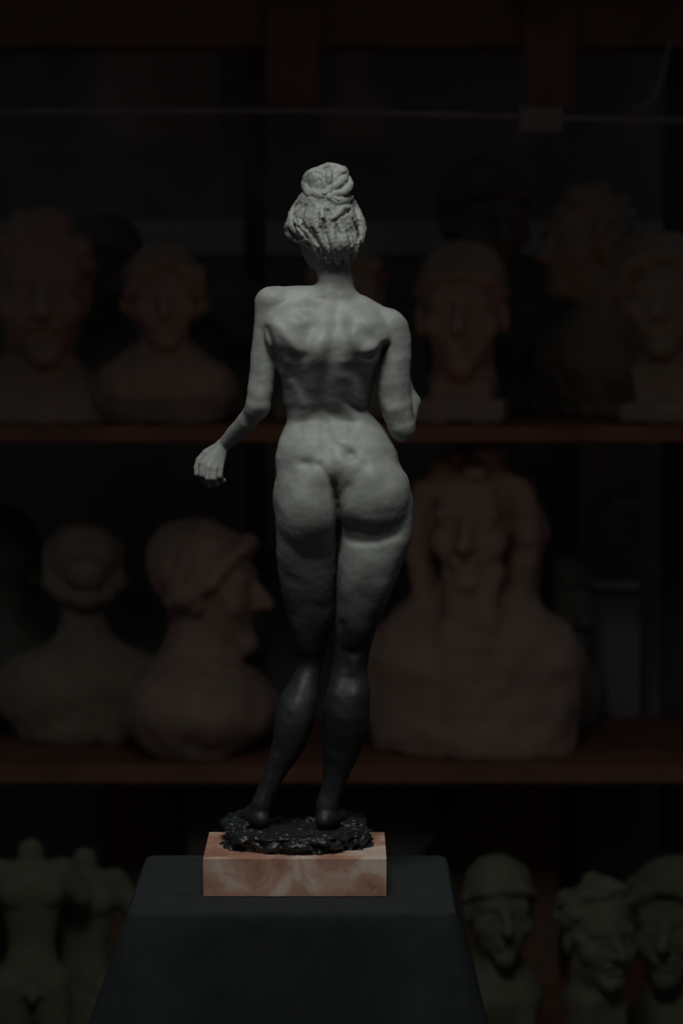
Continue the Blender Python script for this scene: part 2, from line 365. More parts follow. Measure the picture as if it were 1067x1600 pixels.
    # ---- modelling of the back
    f.line([(527, 455, .3), (525, 500, .8), (519, 545, 1), (508, 590, 1), (502, 628, 1.2), (504, 660, 1), (512, 700, .7), (521, 745, .6)], -5.0, 8)
    f.line([(521, 752, .25), (524, 768, .8), (527, 790, 1.25), (528, 805, 1), (529, 835, 1), (528, 862, .3)], -11, 3.2, ymid=10)
    f.line([(523, 758), (525, 775)], -5, 5)
    f.line([(536, 836, .5), (555, 843, 1), (590, 843, 1), (618, 832, .8), (632, 818, .1)], -4, 5, ymid=5)
    f.line([(520, 868, .7), (495, 870, .7), (466, 862, .1)], -3, 6, ymid=5)
    f.line([(536, 622, .2), (552, 633, .9), (570, 641, 1), (592, 645, 1)], -10, 4.5)
    f.line([(478, 655, .3), (495, 645, 1), (520, 646, 1), (545, 658, .6)], -6, 8)
    f.gauss(505, 620, -4, 22, 16); f.gauss(506, 668, -7, 30, 16); f.gauss(497, 668, 2.5, 6, 6); f.line([(470, 664), (484, 655), (503, 640), (522, 648), (548, 664)], -3, 6)
    f.line([(478, 668), (510, 676), (540, 668)], 3.0, 5)
    f.gauss(512, 688, 2.5, 26, 7); f.gauss(547, 709, -6.5, 8, 7, 15); f.gauss(481, 722, -3.5, 9, 5.5, 5); f.line([(520, 690), (536, 698), (546, 708)], -2, 5); f.line([(500, 724), (512, 742), (522, 756)], -2.5, 4); f.gauss(512, 735, 3, 16, 14)
    f.gauss(524, 748, -4, 9, 9)
    f.gauss(455, 700, 3, 18, 12); f.gauss(585, 735, 3, 26, 20)
    # shoulder blades and muscles
    f.line([(428, 505), (444, 520), (468, 548)], 3.5, 6.5); f.line([(440, 552), (458, 562), (475, 556)], -2, 8)
    f.gauss(486, 515, -6, 10, 16, 25); f.gauss(537, 512, -5.5, 9, 13); f.gauss(497, 545, 3, 9, 20); f.gauss(536, 560, 3.5, 10, 26, 10)
    f.line([(551, 520), (560, 545), (580, 548)], 3.5, 7); f.line([(578, 556), (596, 546), (602, 540)], -4.5, 4.5)
    f.gauss(572, 525, -4, 14, 8, 20); f.gauss(550, 590, -3, 8, 26, 12); f.gauss(468, 590, -2.5, 8, 26, -10)
    f.gauss(487, 478, 3, 16, 8, 15); f.gauss(470, 492, -2.5, 12, 5, 20)
    f.line([(420, 512, .5), (430, 545, 1), (437, 575, .5)], -4, 3, ymid=-10); f.line([(599, 541), (591, 570), (586, 610)], -5, 4, ymid=-5)
    f.line([(455, 600), (466, 615), (474, 632)], 2, 6); f.line([(545, 590), (556, 610), (560, 626)], 3, 8)
    f.gauss(399, 588, -1.5, 6, 14); f.gauss(404, 618, 2, 8, 8); f.gauss(408, 648, -2, 8, 6); f.gauss(622, 655, -2, 7, 12, -20); f.gauss(633, 640, -1.8, 4, 16, -10)
    # knees and calves
    f.line([(535, 975), (538, 1040)], -3, 5); f.gauss(560, 990, 3, 12, 22); f.gauss(548, 1018, -4, 14, 5); f.gauss(552, 1036, 3, 10, 7)
    f.line([(556, 1050), (560, 1030)], 2, 5); f.gauss(480, 1056, -2, 10, 8, ymid=40)
    f.line([(474, 1066), (458, 1110)], 2.4, 7, ymid=40); f.line([(408, 1262), (416, 1225), (430, 1185)], 2, 4, ymid=25)
    f.line([(545, 1060), (540, 1110)], -1.5, 5); f.noise(.7, 62, seed=8); f.noise(.10, 24, seed=3); f.noise(.08, 10, seed=5)
    # hand knuckle hollows
    f.blur(1)
    return f.mesh('body', smap, True)

def build_hair():
    f = Field((440, -75, 250), (578, 75, 420), 1.0)
    f.ell((508, 6, 350), (53, 50, 44), 4); f.ell((523, -7, 381), (36, 42, 29), 12); f.ell((508, 4, 316), (40, 38, 34), 10)
    f.ell((511, 2, 289), (31, 29, 23), 6); f.ell((526, 0, 275), (16, 17, 16), 4); f.ell((496, -3, 281), (17, 18, 15), 4); f.ell((533, -4, 295), (16, 16, 14), 4)
    f.ell((505, 2, 270), (18, 15, 11), 4)
    f.ell((509, 22, 334), (49, 47, 38), 6)
    f.ell((480, 60, 382), (38, 36, 38), 5, sub=True)
    def lock(pts, r0, r1, off=1.0, k=1.6, sub=False):
        n = len(pts); P = []
        for i in range(n - 1):                       # smooth curve through the points
            p0, p1, p2, p3 = [np.array(pts[int(np.clip(q, 0, n - 1))], float) for q in (i - 1, i, i + 1, i + 2)]
            for t in (0, .25, .5, .75): P.append(.5 * (2 * p1 + (p2 - p0) * t + (2 * p0 - 5 * p1 + 4 * p2 - p3) * t * t + (3 * p1 - p0 - 3 * p2 + p3) * t ** 3))
        P.append(np.array(pts[-1], float))
        D = np.array([f0(x, y) for x, y in P])
        for _ in range(3): D[1:-1] = (D[:-2] + 2 * D[1:-1] + D[2:]) / 4
        q = []
        for i, (x, y) in enumerate(P):
            t = i / (len(P) - 1); rr = (r0 + (r1 - r0) * t) * (.35 + .65 * math.sin(math.pi * (.12 + .8 * t)) ** .6)
            q.append((x, D[i] + off + (r0 - rr) * .5, y, rr))
        f.chain(q, k, sub)
    G = f.F.copy(); ref = Field((440, -75, 250), (578, 75, 420), 1.0); ref.F = G
    def f0(x, y):
        for dx in (0, 2, 5, 9, 13):
            for s_ in (1, -1):
                v = ref.front(x + s_ * dx, y + (0 if dx < 9 else (-3 if y > 340 else 3)))
                if v is not None and v < 30: return v
        return 10.0
    # locks swept up from the nape towards the knot
    L = [[(514, 407), (510, 390), (500, 368), (492, 348), (496, 328), (500, 318)], [(528, 409), (524, 390), (519, 368), (521, 348), (513, 328)],
         [(541, 406), (541, 388), (537, 368), (529, 350), (528, 332)], [(552, 399), (555, 380), (552, 360), (542, 344), (538, 326)],
         [(562, 376), (565, 356), (559, 336), (551, 318), (542, 306)], [(500, 400), (494, 384), (484, 366), (479, 346), (484, 324)],
         [(486, 374), (474, 362), (466, 344), (470, 324), (480, 308)], [(472, 366), (459, 354), (457, 338), (464, 322), (474, 304)],
         [(464, 372), (453, 364), (452, 352), (458, 342)]]
    for i, p in enumerate(L): lock(p, 8.6, 6.0, off=3.4, k=1.2)
    lock([(463, 376), (472, 377), (481, 374), (489, 378), (497, 384), (503, 384)], 5.5, 3.6, off=-1.0, k=1.2)
    lock([(488, 392), (484, 384), (478, 378), (470, 380)], 5, 4, off=0, k=1.5)
    lock([(502, 352), (505, 342), (503, 332), (508, 322)], 6, 4, off=0, k=1.2); lock([(520, 343), (528, 334), (536, 326), (545, 324)], 6, 4.5, off=0, k=1.2)
    K = [[(484, 304), (478, 290), (483, 274), (496, 268), (507, 275), (505, 288)], [(489, 301), (500, 306), (510, 303), (515, 294), (513, 290)],
         [(500, 265), (513, 261), (526, 262), (538, 265)], [(521, 294), (531, 286), (539, 275), (536, 265)],
         [(511, 306), (522, 314), (536, 315), (550, 308)], [(524, 304), (537, 300), (546, 290), (543, 276)], [(514, 284), (514, 272), (521, 266)]]
    for p in K: lock(p, 8.0, 5.5, off=2.2, k=1.4)
    for p, rr in (([(513, 330), (515, 336)], 3.0), ([(537, 337), (545, 329)], 2.8), ([(501, 303), (509, 307), (514, 302)], 1.2), ([(499, 281), (501, 284)], 2.2), ([(520, 309), (527, 315), (531, 317)], 1.3),
              ([(513, 278), (513, 284)], 1.2), ([(475, 350), (477, 356)], 2.4), ([(505, 345), (509, 358)], 2.4), ([(488, 360), (497, 366)], 1.2), ([(484, 366), (496, 373)], 1.2)):
        f.chain([(x, (f.front(x, y) or 0) - .5, y, rr) for x, y in p], 1.5, True)
    f.ell((536, -3, 268), (8, 13, 8), 3)
    for p in [[(521, 405), (514, 382), (507, 360), (506, 344)], [(535, 406), (531, 384), (527, 362), (522, 344)], [(547, 401), (548, 380), (543, 362)], [(508, 400), (498, 378), (489, 358)],
              [(557, 388), (559, 368), (552, 348), (545, 334)], [(478, 358), (472, 342), (478, 322)], [(465, 348), (462, 336), (470, 318)], [(541, 404), (540, 390)], [(528, 406), (525, 392)], [(514, 404), (507, 390)],
              [(480, 372), (470, 358), (462, 352)], [(492, 372), (484, 362), (474, 352)]]:
        n_ = len(p); f.line([(x, y, .35 + .65 * math.sin(math.pi * (i + .6) / (n_ + .2))) for i, (x, y) in enumerate(p)], -3.4, 1.7, ymid=10)
    f.noise(.25, 12, seed=9, n=10); f.noise(.15, 5, seed=12, n=10)
    return f.mesh('hair', smap, True)

def build_rock():
    f = Field((326, -118, 1262), (600, 128, 1350), 1.5)
    zt, zb = 1297.5, 1330
    sl, X, Y, Z = f.blk((320, -130, 1255), (610, 140, 1350))
    th = np.arctan2(Y - 4, X - 461.0)
    rad = 1 + .045 * np.sin(3 * th + .6) + .035 * np.sin(5 * th + 2) + .025 * np.sin(9 * th + 1) + .02 * np.sin(15 * th)
    t = np.clip((Z - zt) / (zb - zt), 0, 1)
    und = 1 - .10 * t - .05 * np.sin(t * 9 + 2 * np.sin(3 * th)) * (t > 0)
    d = (np.sqrt(((X - 461) / 112) ** 2 + ((Y - 4) / 96) ** 2) / (rad * und) - 1) * 96
    d = np.maximum(d, np.maximum(zt - Z, Z - zb))
    f.F[sl] = np.broadcast_to(d, f.F[sl].shape).astype(np.float32)
    r = np.random.RandomState(4)
    for i in range(64):                                   # lumps and ledges round the rim
        a = r.uniform(0, 2 * math.pi); zz = r.uniform(1298, 1324); rr = r.uniform(.84, .97)
        f.ell((461 + 112 * rr * math.cos(a), 4 + 96 * rr * math.sin(a), zz), (r.uniform(10, 22), r.uniform(8, 15), r.uniform(3.5, 7)), 3, tilt=r.uniform(-.4, .4))
    for i in range(26):
        a = r.uniform(0, 2 * math.pi); zz = r.uniform(1303, 1324)
        f.ell((461 + 116 * math.cos(a), 4 + 100 * math.sin(a), zz), (r.uniform(5, 14), r.uniform(5, 11), r.uniform(2.5, 5)), 2, sub=True, tilt=r.uniform(-.5, .5))
    for i in range(26):                                    # raised rim
        a = i / 26 * 2 * math.pi + r.uniform(-.1, .1); f.ell((461 + 98 * math.cos(a), 4 + 84 * math.sin(a), 1297), (15, 11, r.uniform(3, 5.5)), 4)
    f.ell((374, 50, 1293), (34, 40, 8), 5); f.ell((545, 55, 1293), (28, 40, 8), 5)
    f.noise(1.0, 20, seed=21); f.noise(.4, 9, seed=22)
    sl, X, Y, Z = f.blk((300, -150, 1250), (620, 160, 1360))
    f.F[sl] = np.maximum(f.F[sl], Z - zbase)
    return f.mesh('rocky_base', smap, True)

# photo-row equivalent (on the statuette's plane) of the marble's top face
zbase = 800 + FPX * math.tan(math.atan((CAMZ - BLOCK_Z) / DS) - PITCH)

statue = empty('statuette', ROOT)
tag(statue, 'bronze nude woman seen from behind, pale torso and black legs, on a pink marble block', 'statue')
hair_o = None
bo = link('figure', build_body(), M_pat, statue)
ho = link('hair', build_hair(), M_pat, statue)
M_rock = mat('black_bronze', (.012, .015, .015), rough=.45, spec=.55, var=.4, scale=40, bump=.2, bscale=90)
ro = link('rocky_base', build_rock(), M_rock, statue)
ro['label'] = 'black rugged bronze ground under the feet'
pL = at(317, 1341, 3.371); pR = at(604, 1341, 3.371)
bl = box('marble_block', (pL.x - ROOT.x, -.129 - ROOT.y, 0), (pR.x - ROOT.x, .032 - ROOT.y, BLOCK_Z - ROOT.z), M_marble, statue, bev=.0009)
bl['label'] = 'pink veined marble block'

# ---------------------------------------------------------------- draped stand
M_cloth = mat('black_cloth', (.029, .034, .034), rough=.95, spec=.1, var=.12, scale=30, bump=.25, bscale=900)
M_wooddark = mat('dark_wood', (.09, .05, .03), rough=.6, var=.3, scale=12)
X0, X1, YA, YB = -.226, .120, -.206, .118
st = empty('display_stand', ((X0 + X1) / 2, (YA + YB) / 2, 0)); tag(st, 'wooden display stand hidden under the black cloth', 'stand')
hx, hy = (X1 - X0) / 2 - .004, (YB - YA) / 2 - .004
box('stand_top', (-hx, -hy, .862), (hx, hy, TABLE_Z - .005), M_wooddark, st)
box('column', (-hx + .02, -hy + .02, .04), (hx - .02, hy - .02, .862), M_wooddark, st)
box('foot_board', (-hx, -hy, 0.0), (hx, hy, .04), M_wooddark, st)
def build_cloth():
    nu, nv = 420, 70; cx, cy = (X0 + X1) / 2, (YA + YB) / 2; ax, ay = (X1 - X0) / 2, (YB - YA) / 2; rc = .012
    # perimeter samples of a rounded rectangle
    per = []
    segs = [((-ax + rc, -ay), (ax - rc, -ay), (0, -1)), ((ax, -ay + rc), (ax, ay - rc), (1, 0)), ((ax - rc, ay), (-ax + rc, ay), (0, 1)), ((-ax, ay - rc), (-ax, -ay + rc), (-1, 0))]
    cor = [(ax - rc, -ay + rc, -90), (ax - rc, ay - rc, 0), (-ax + rc, ay - rc, 90), (-ax + rc, -ay + rc, 180)]
    for k in range(4):
        a, b, n = segs[k]
        for i in range(80):
            t = i / 80; per.append((a[0] + (b[0] - a[0]) * t, a[1] + (b[1] - a[1]) * t, n[0], n[1], min(t, 1 - t) * 2 * ax, k, t))
        c = cor[k]
        for i in range(25):
            t = i / 25; g = math.radians(c[2] + 90 * t); per.append((c[0] + rc * math.cos(g), c[1] + rc * math.sin(g), math.cos(g), math.sin(g), 0, k, 1.0 if t < .5 else 0.0))
    nu = len(per); bm = bmesh.new(); rows = []
    # flat top: concentric rings, then over the edge and down
    for s_ in (0.0, .25, .5, .7, .85, .94, .98):
        rows.append([bm.verts.new((cx + p[0] * max(s_, .001), cy + p[1] * max(s_, .001), TABLE_Z + (.0006 * math.sin(p[0] * 60 + p[1] * 35) - .0006) * (1 if s_ > .9 else 0))) for p in per])
    prof = [(0.0, 0.0), (.0025, .0006), (.0045, .0022), (.0055, .005)]
    for (o, dz) in prof: rows.append([bm.verts.new((cx + p[0] + p[2] * (o - .002), cy + p[1] + p[3] * (o - .002), TABLE_Z - dz)) for p in per])
    H = .80; n = 60
    for j in range(1, n + 1):
        t = j / n; drop = .005 + H * t; row = []
        for i, p in enumerate(per):
            d = p[4]; cf = math.exp(-(d / .055) ** 2)                 # distance to a corner: corner folds stand out
            u = i / nu * 2 * math.pi
            fold = .022 * min(1, drop * 5) * (math.sin(u * 13 + .6) * .5 + math.sin(u * 23 + 2) * .28) * min(1, drop * 3)
            front_damp = .35 if (p[3] < -.9) else 1.0
            fl = .055 * drop + .19 * drop * cf * (1 if drop < .35 else .35 / drop) + fold * front_damp
            if p[2] < -.5: fl += .085 * min(drop, .4)
            if p[2] > .5: fl += .02 * min(drop, .4)
            row.append(bm.verts.new((cx + p[0] + p[2] * (.0035 + fl), cy + p[1] + p[3] * (.0035 + fl), max(TABLE_Z - drop, .01))))
        rows.append(row)
    for a, b in zip(rows[:-1], rows[1:]):
        for i in range(nu):
            f = bm.faces.new([a[i], b[i], b[(i + 1) % nu], a[(i + 1) % nu]]); f.smooth = True
    bmesh.ops.remove_doubles(bm, verts=rows[0], dist=.0009)
    bmesh.ops.recalc_face_normals(bm, faces=bm.faces)
    me = bpy.data.meshes.new('draped_cloth'); bm.to_mesh(me); bm.free(); return me
cl = link('draped_cloth', build_cloth(), M_cloth)
tag(cl, 'plain black cloth draped over the square stand under the statuette', 'cloth')

# ---------------------------------------------------------------- room and shelving
M_wall = mat('dark_wall', (.20, .185, .185), rough=.9, var=.3, scale=3)
M_grey = mat('grey_paint', (.36, .38, .39), rough=.8, var=.1)
M_floor = mat('floor_boards', (.06, .045, .035), rough=.7, var=.3, scale=4)
M_board = mat('shelf_wood', (.17, .075, .045), rough=.65, var=.25, scale=9)
M_panel = mat('brown_panel', (.14, .085, .055), rough=.8, var=.15, scale=5)
M_post = mat('dark_post', (.07, .06, .058), rough=.8, var=.2)
M_rail = mat('metal_rail', (.20, .19, .18), rough=.6, var=.15)
def struct(o): o['kind'] = 'structure'; return o
Yd = lambda D: D + CAMY
struct(box('floor', (-3, -4.5, -.05), (3, 4, 0), M_floor, bev=0)); struct(box('wall_back', (-3, Yd(6.95), 0), (3, Yd(7.05), 3.2), M_wall, bev=0))

a, b = at(-60, 400, 6.93), at(1130, 345, 6.93); struct(box('trim_1', (a.x, Yd(6.93), a.z), (b.x, Yd(6.95), b.z), M_grey))
a, b = at(-60, 78, 6.6), at(1130, -60, 6.6); struct(box('trim_2', (a.x, Yd(6.5), a.z), (b.x, Yd(6.7), b.z), M_panel))

DF = 6.0; DBk = 6.68
zA = zat(666, DF); zB = zat(1198, DF)
un = empty('shelving_unit', (0, Yd(6.2), 0)); tag(un, 'tall dark wooden shelving holding the rows of plaster busts', 'shelving')
def part(name, lo, hi, m, bev=.002): return box(name, (lo[0], lo[1] - Yd(6.2), lo[2]), (hi[0], hi[1] - Yd(6.2), hi[2]), m, un, bev)
part('shelf_board', (-.95, Yd(DF), zA - .030), (.95, Yd(DBk), zA), M_board)
part('shelf_board', (-.95, Yd(DF), zB - .032), (.95, Yd(DBk), zB), M_board)
part('shelf_board', (-.95, Yd(5.35), .07), (.95, Yd(DBk), .10), M_board)
p0 = at(150, 1300, 6.3).x; p1 = at(880, 1300, 6.3).x
part('back_panel', (p0, Yd(6.40), .10), (p1, Yd(6.415), zB - .032), M_panel)
for x in (at(398, 370, 6.7).x, at(1050, 800, 6.7).x, -.95):
    part('post', (x - .022, Yd(6.682), 0), (x + .022, Yd(6.715), 2.33), M_post)
part('shelf_board', (-.95, Yd(6.2), 2.33), (.95, Yd(6.72), 2.36), M_board)
for (x0, x1) in ((415, 500), (820, 900)):
    a, b = at(x0, 80, 6.48), at(x1, 165, 6.48); part('bracket', (a.x, Yd(6.48), b.z), (b.x, Yd(6.5), 2.33), M_panel)
# rail
rl = empty('hanging_rail', at(533, 178, 6.2)); tag(rl, 'thin pale metal rail running across above the top row of busts', 'rail')
o = rl.location
pts = [at(-60, 176, 6.2) - o, at(120, 174, 6.2) - o, at(450, 173, 6.2) - o, at(700, 179, 6.2) - o, at(845, 184, 6.2) - o, at(1130, 189, 6.2) - o]
tube('tube', pts, .0055, M_rail, rl)
a, b = at(812, 205, 6.19) - o, at(878, 166, 6.19) - o
box('clamp', (a.x, -.012, a.z), (b.x, .012, b.z), M_rail, rl)
cb = tube('cable', [at(x, y, 6.3) for x, y in ((1046, 60), (1040, 100), (1030, 135), (1015, 160), (985, 178))], .004, M_rail); tag(cb, 'thin cable curving down to the rail at the upper right', 'cable')
# pale ledge and small strip seen in the gap at the right
ub = empty('upright_board', (at(950, 912, 6.73).x, Yd(6.8), 0)); tag(ub, 'dark upright board with a short pale batten, right of the large draped bust', 'board')
u = ub.location
box('board', (at(905, 912, 6.73).x - u.x, -.08, 0), (at(1000, 912, 6.73).x - u.x, .14, 1.28), M_wall, ub)
k = box('pale_batten', (at(916, 912, 6.7).x - u.x, -.12, at(0, 918, 6.7).z), (at(997, 912, 6.7).x - u.x, -.08, at(0, 907, 6.7).z), mat('pale_wood', (.40, .40, .36)), ub, bev=.001); k['label'] = 'pale wooden batten'
k = box('strip', (at(955, 780, 6.7).x - u.x, -.11, at(0, 788, 6.7).z), (at(996, 780, 6.7).x - u.x, -.08, at(0, 780, 6.7).z), M_grey, ub, bev=.001)
a, b = at(297, 1340, 6.3), at(655, 1229, 6.3)
ck = empty('dark_form', (0, Yd(6.28), .10)); tag(ck, 'plain dark form under the lower shelf behind the marble block', 'box')  # dark solid standing in for a dark patch against the brown panel
bm = bmesh.new(); box_bm(bm, (a.x, -.08, 0), (b.x, .10, zB - .034 - .10), .002)
me = bpy.data.meshes.new('form_body'); bm.to_mesh(me); bm.free(); link('form_body', me, M_post, ck)
bm = bmesh.new()
w = [(b.x + .001, zB - .045 - .1), (b.x + .012, zB - .045 - .1), (at(682, 1285, 6.3).x, at(0, 1285, 6.3).z - .1), (at(660, 1315, 6.3).x, at(0, 1315, 6.3).z - .1), (b.x + .001, .12)]
lo_ = [bm.verts.new((p[0], -.08, p[1])) for p in w]; hi_ = [bm.verts.new((p[0], .02, p[1])) for p in w]
bm.faces.new(lo_); bm.faces.new(hi_[::-1])
for i in range(5): bm.faces.new([lo_[i], hi_[i], hi_[(i + 1) % 5], lo_[(i + 1) % 5]])
bmesh.ops.recalc_face_normals(bm, faces=bm.faces)
me = bpy.data.meshes.new('form_side'); bm.to_mesh(me); bm.free(); link('form_side', me, M_post, ck)  # slanted right end of the same dark form

# ---------------------------------------------------------------- plaster busts (cm, face towards -y)
M_terra = mat('warm_plaster', (.28, .20, .155), rough=.85, var=.15, scale=9, bump=.3, bscale=80)
M_buff = mat('buff_plaster', (.25, .21, .155), rough=.85, var=.15, scale=9, bump=.3, bscale=80)
M_olive = mat('olive_plaster', (.115, .115, .08), rough=.85, var=.15, scale=9, bump=.3, bscale=80)
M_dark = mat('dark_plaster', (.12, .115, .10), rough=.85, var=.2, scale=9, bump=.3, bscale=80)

def bust(name, label, pos, rz, scale, m, hair='curly', base='bust', height=0.0, seed=1, neck=20, lean=0.0, cat='bust', group=None, drape=False, full=False, cd=9, shoulders=20, beard=False):
    """head centre at pos (metres); stands at height `height`"""
    H = (pos.z - height) / scale * 100            # cm from head centre down to what it stands on
    B = shoulders + 4
    lo = (-B, -17, -H - 1); hi = (B, 18, 17)
    f = Field(lo, hi, .55)
    f.ell((0, 1.2, 3), (7.6, 9.2, 8.6), 2); f.ell((0, -2.6, -3.8), (6.0, 6.4, 8.4), 3); f.ell((0, -7.2, -10.2), (2.6, 2.4, 2.2), 2)
    f.seg((-4.2, -7.2, 1.5), (4.2, -7.2, 1.5), 1.3, 1.3, 1.5)
    for s in (-1, 1):
        f.ell((3.1 * s, -9.6, -.4), (2.1, 2.0, 1.5), 1, sub=True); f.ell((3.1 * s, -7.0, -.5), (1.6, 1.5, 1.2), .5)
        f.ell((4.6 * s, -5.6, -3.2), (2.2, 2.2, 2.2), 2); f.ell((7.5 * s, .6, -1.5), (1.0, 2.1, 3.3), .8)
    f.seg((0, -8.4, 1), (0, -11.4, -3.4), .85, 1.25, 1.0); f.seg((-1.1, -9.8, -3.8), (1.1, -9.8, -3.8), .9, .9, .6)
    f.seg((-1.9, -8.7, -6.3), (1.9, -8.7, -6.3), .75, .75, .5); f.seg((-1.5, -8.6, -7.5), (1.5, -8.6, -7.5), .85, .85, .4)
    f.seg((-5, -9, -6.9), (5, -9, -6.9), .3, .3, .3, sub=True)
    f.seg((0, 1.8, -6), (0, 3.0, -neck + 2), 5.4, 6.0, 2.5)
    r = np.random.RandomState(seed)
    if hair == 'curly':
        for i in range(90):
            v = r.normal(size=3); v /= np.linalg.norm(v)
            if v[1] < -.55 and v[2] < .62: continue
            if v[2] < -.45: continue
            f.ell((v[0] * 7.6, 1.2 + v[1] * 9.2, 3.2 + v[2] * 8.6), (2.0, 2.0, 1.6), .7)
    elif hair in ('bun', 'wavy'):
        f.ell((0, 2.6, 4.2), (8.5, 9.4, 8.6), 1.5)
        for i in range(22):
            a = -math.pi * .08 + (i / 21) * math.pi * 1.16
            f.chain([(math.cos(a) * 3.2, 0, 12.2 - 1.0, 1.0), (math.cos(a) * 8.4, 2.0 - 5 * abs(math.sin(a)) * 0, 5 + 6 * math.sin(a) * .6, 1.2), (math.cos(a) * 7.6, 5.0, -2.5, 1.2)], .8)
        f.chain([(-8, -2.5, 1.5, 1.7), (-6, -6, 6, 1.7), (0, -8.2, 8.4, 1.5), (6, -6, 6, 1.7), (8, -2.5, 1.5, 1.7), (8.2, 3, -2, 1.8)], .8); f.seg((-8, -2.5, 1.5), (-8.2, 3, -2), 1.7, 1.8, .8)
        if hair == 'bun': f.ell((0, 12.2, 1), (4.6, 4, 4.2), 1); f.chain([(-8.2, 2, -2, 2.2), (-5, 8, -4, 2.3), (0, 11, -5, 2.4), (5, 8, -4, 2.3), (8.2, 2, -2, 2.2)], 1)
    elif hair == 'cap':
        f.ell((0, 1.6, 4.0), (8.2, 9.4, 8.4), 1); f.chain([(-8, -1, 3, 1.1), (-5, -6.8, 5.2, 1.1), (0, -8.6, 6, 1.1), (5, -6.8, 5.2, 1.1), (8, -1, 3, 1.1)], .6)
    elif hair == 'long':
        for s in (-1, 1):
            for j in range(5):
                f.chain([(2 * s, -2 + j * 2, 11, 1.6), (8.5 * s, -3 + j * 2.4, 6, 2.3), (10.2 * s, -2 + j * 2.2, -2, 2.7), (9 * s, -1 + j * 2, -9, 2.4), (8.5 * s, 0 + j * 1.5, -16, 1.8)], 1)
        for i in range(40):
            v = r.normal(size=3); v /= np.linalg.norm(v)
            if v[2] < -.1 or (v[1] < -.5 and v[2] < .6): continue
            f.ell((v[0] * 8.6, 1.2 + v[1] * 9.6, 3.6 + v[2] * 8.8), (2.6, 2.4, 2.0), .8)
    if beard:
        for i in range(26):
            u = r.uniform(-5, 5); f.seg((u, -6.5 + abs(u) * .4, -8 - r.uniform(0, 2)), (u * .7 + r.uniform(-1, 1), -8, -14 - r.uniform(0, 4)), 1.5, .7, .6)
    zb = -H
    if base == 'bust':
        w = shoulders; zs = -neck
        f.ell((0, 2.5 - (cd - 9) * .3, zs - 5), (w, cd, 8.5), 6)
        f.seg((-w * .35, 2.5, zs - 6), (-w * .35, 2, zs - 13), 9, 6.5, 6); f.seg((w * .35, 2.5, zs - 6), (w * .35, 2, zs - 13), 9, 6.5, 6)
        f.seg((0, 2, zs - 4), (0, 2, min(zs - 10, zb + 9)), 9, 5, 5)
        if full: f.seg((-w * .55, 2, zs - 9), (-w * .42, 2, zb + 3), 8.5, 7, 5); f.seg((w * .55, 2, zs - 9), (w * .42, 2, zb + 3), 8.5, 7, 5); f.seg((0, 2, zs - 8), (0, 2, zb + 4), 9, 9, 6)
        if drape:
            for j in range(6):
                f.chain([(-w * .9, -1, zs - 3 - j * 2.2, 1.2), (-w * .3, -7.5, zs - 8 - j * 3.2, 1.4), (w * .35, -7.5, zs - 6 - j * 3.6, 1.4), (w * .85, -1, zs - 1 - j * 2.4, 1.2)], 1.2)
            f.seg((-w * .6, 1, zs - 8), (-w * .5, 1, zb + 3), 8, 9, 5); f.seg((w * .6, 1, zs - 8), (w * .5, 1, zb + 3), 8, 9, 5); f.seg((0, 0, zs - 8), (0, 0, zb + 4), 9, 10, 5)
        else:
            f.seg((0, 2, zb + 1.5), (0, 2, zb + 9), 6.5, 4.0, 1.5)
    elif base == 'block':
        f.box((-5.6, -4.5, zb), (5.6, 7.5, -neck + 3), 2.5, rnd=1.0); f.box((-8, -6.5, zb), (8, 9, zb + 4), .6, rnd=.5)
    elif base == 'herm':
        w = shoulders; f.ell((0, 2.5, -neck - 4), (w, 8.5, 7), 4); f.box((-w * .72, -5, zb), (w * .72, 9, -neck - 4), 3.5, rnd=1.5)
    sl, X, Y, Z = f.blk(lo, hi); f.F[sl] = np.maximum(f.F[sl], zb + .02 - Z)
    f.noise(.18, 7, seed=seed, n=8)
    c = scale / 100
    def fn(P): Q = P * c; Q[:, 2] += H * c; return Q
    me = f.mesh(name, fn, False)
    o = link(name, me, m); o.location = (pos.x, pos.y, height + .0005); o.rotation_euler = (0, 0, rz)
    group = group or ('plaster busts on the upper shelf' if height > 1 else 'plaster busts on the lower shelf' if height > .3 else 'plaster busts in the front row')
    tag(o, label, cat, group); return o

R = math.radians
# upper row on shelf A
bust('female_bust', 'large reddish plaster head with thick curled hair at the left end of the upper shelf', at(62, 452, 6.2), R(8), 1.22, M_terra, 'curly', 'bust', zA, 3, neck=18, shoulders=17)
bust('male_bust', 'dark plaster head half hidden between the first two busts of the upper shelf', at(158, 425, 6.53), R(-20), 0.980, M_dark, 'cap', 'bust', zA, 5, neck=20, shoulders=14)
bust('female_bust', 'small brown plaster woman with knotted hair and narrow sloping shoulders, upper shelf left', at(256, 465, 6.15), R(5), .84, M_terra, 'bun', 'bust', zA, 6, neck=17, shoulders=17)
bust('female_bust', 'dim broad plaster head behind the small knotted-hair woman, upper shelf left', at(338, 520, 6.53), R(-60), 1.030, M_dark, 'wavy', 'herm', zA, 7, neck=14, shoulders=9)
bust('male_bust', 'mostly hidden plaster head directly behind the bronze neck', at(540, 455, 6.25), R(10), .95, M_buff, 'cap', 'bust', zA, 8, neck=20, shoulders=13)
bust('male_bust', 'reddish frontal plaster head on a narrow block, right of the bronze shoulder', at(722, 482, 6.15), R(-6), 1.08, M_terra, 'cap', 'block', zA, 9, neck=16)
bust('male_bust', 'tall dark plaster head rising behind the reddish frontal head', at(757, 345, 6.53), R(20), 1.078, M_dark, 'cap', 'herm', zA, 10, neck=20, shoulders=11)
bust('male_bust', 'brown plaster bust turned to the left with bared sloping shoulders, upper shelf right', at(915, 378, 6.42), R(-62), 0.953, M_buff, 'curly', 'bust', zA, 12, neck=22, shoulders=17)
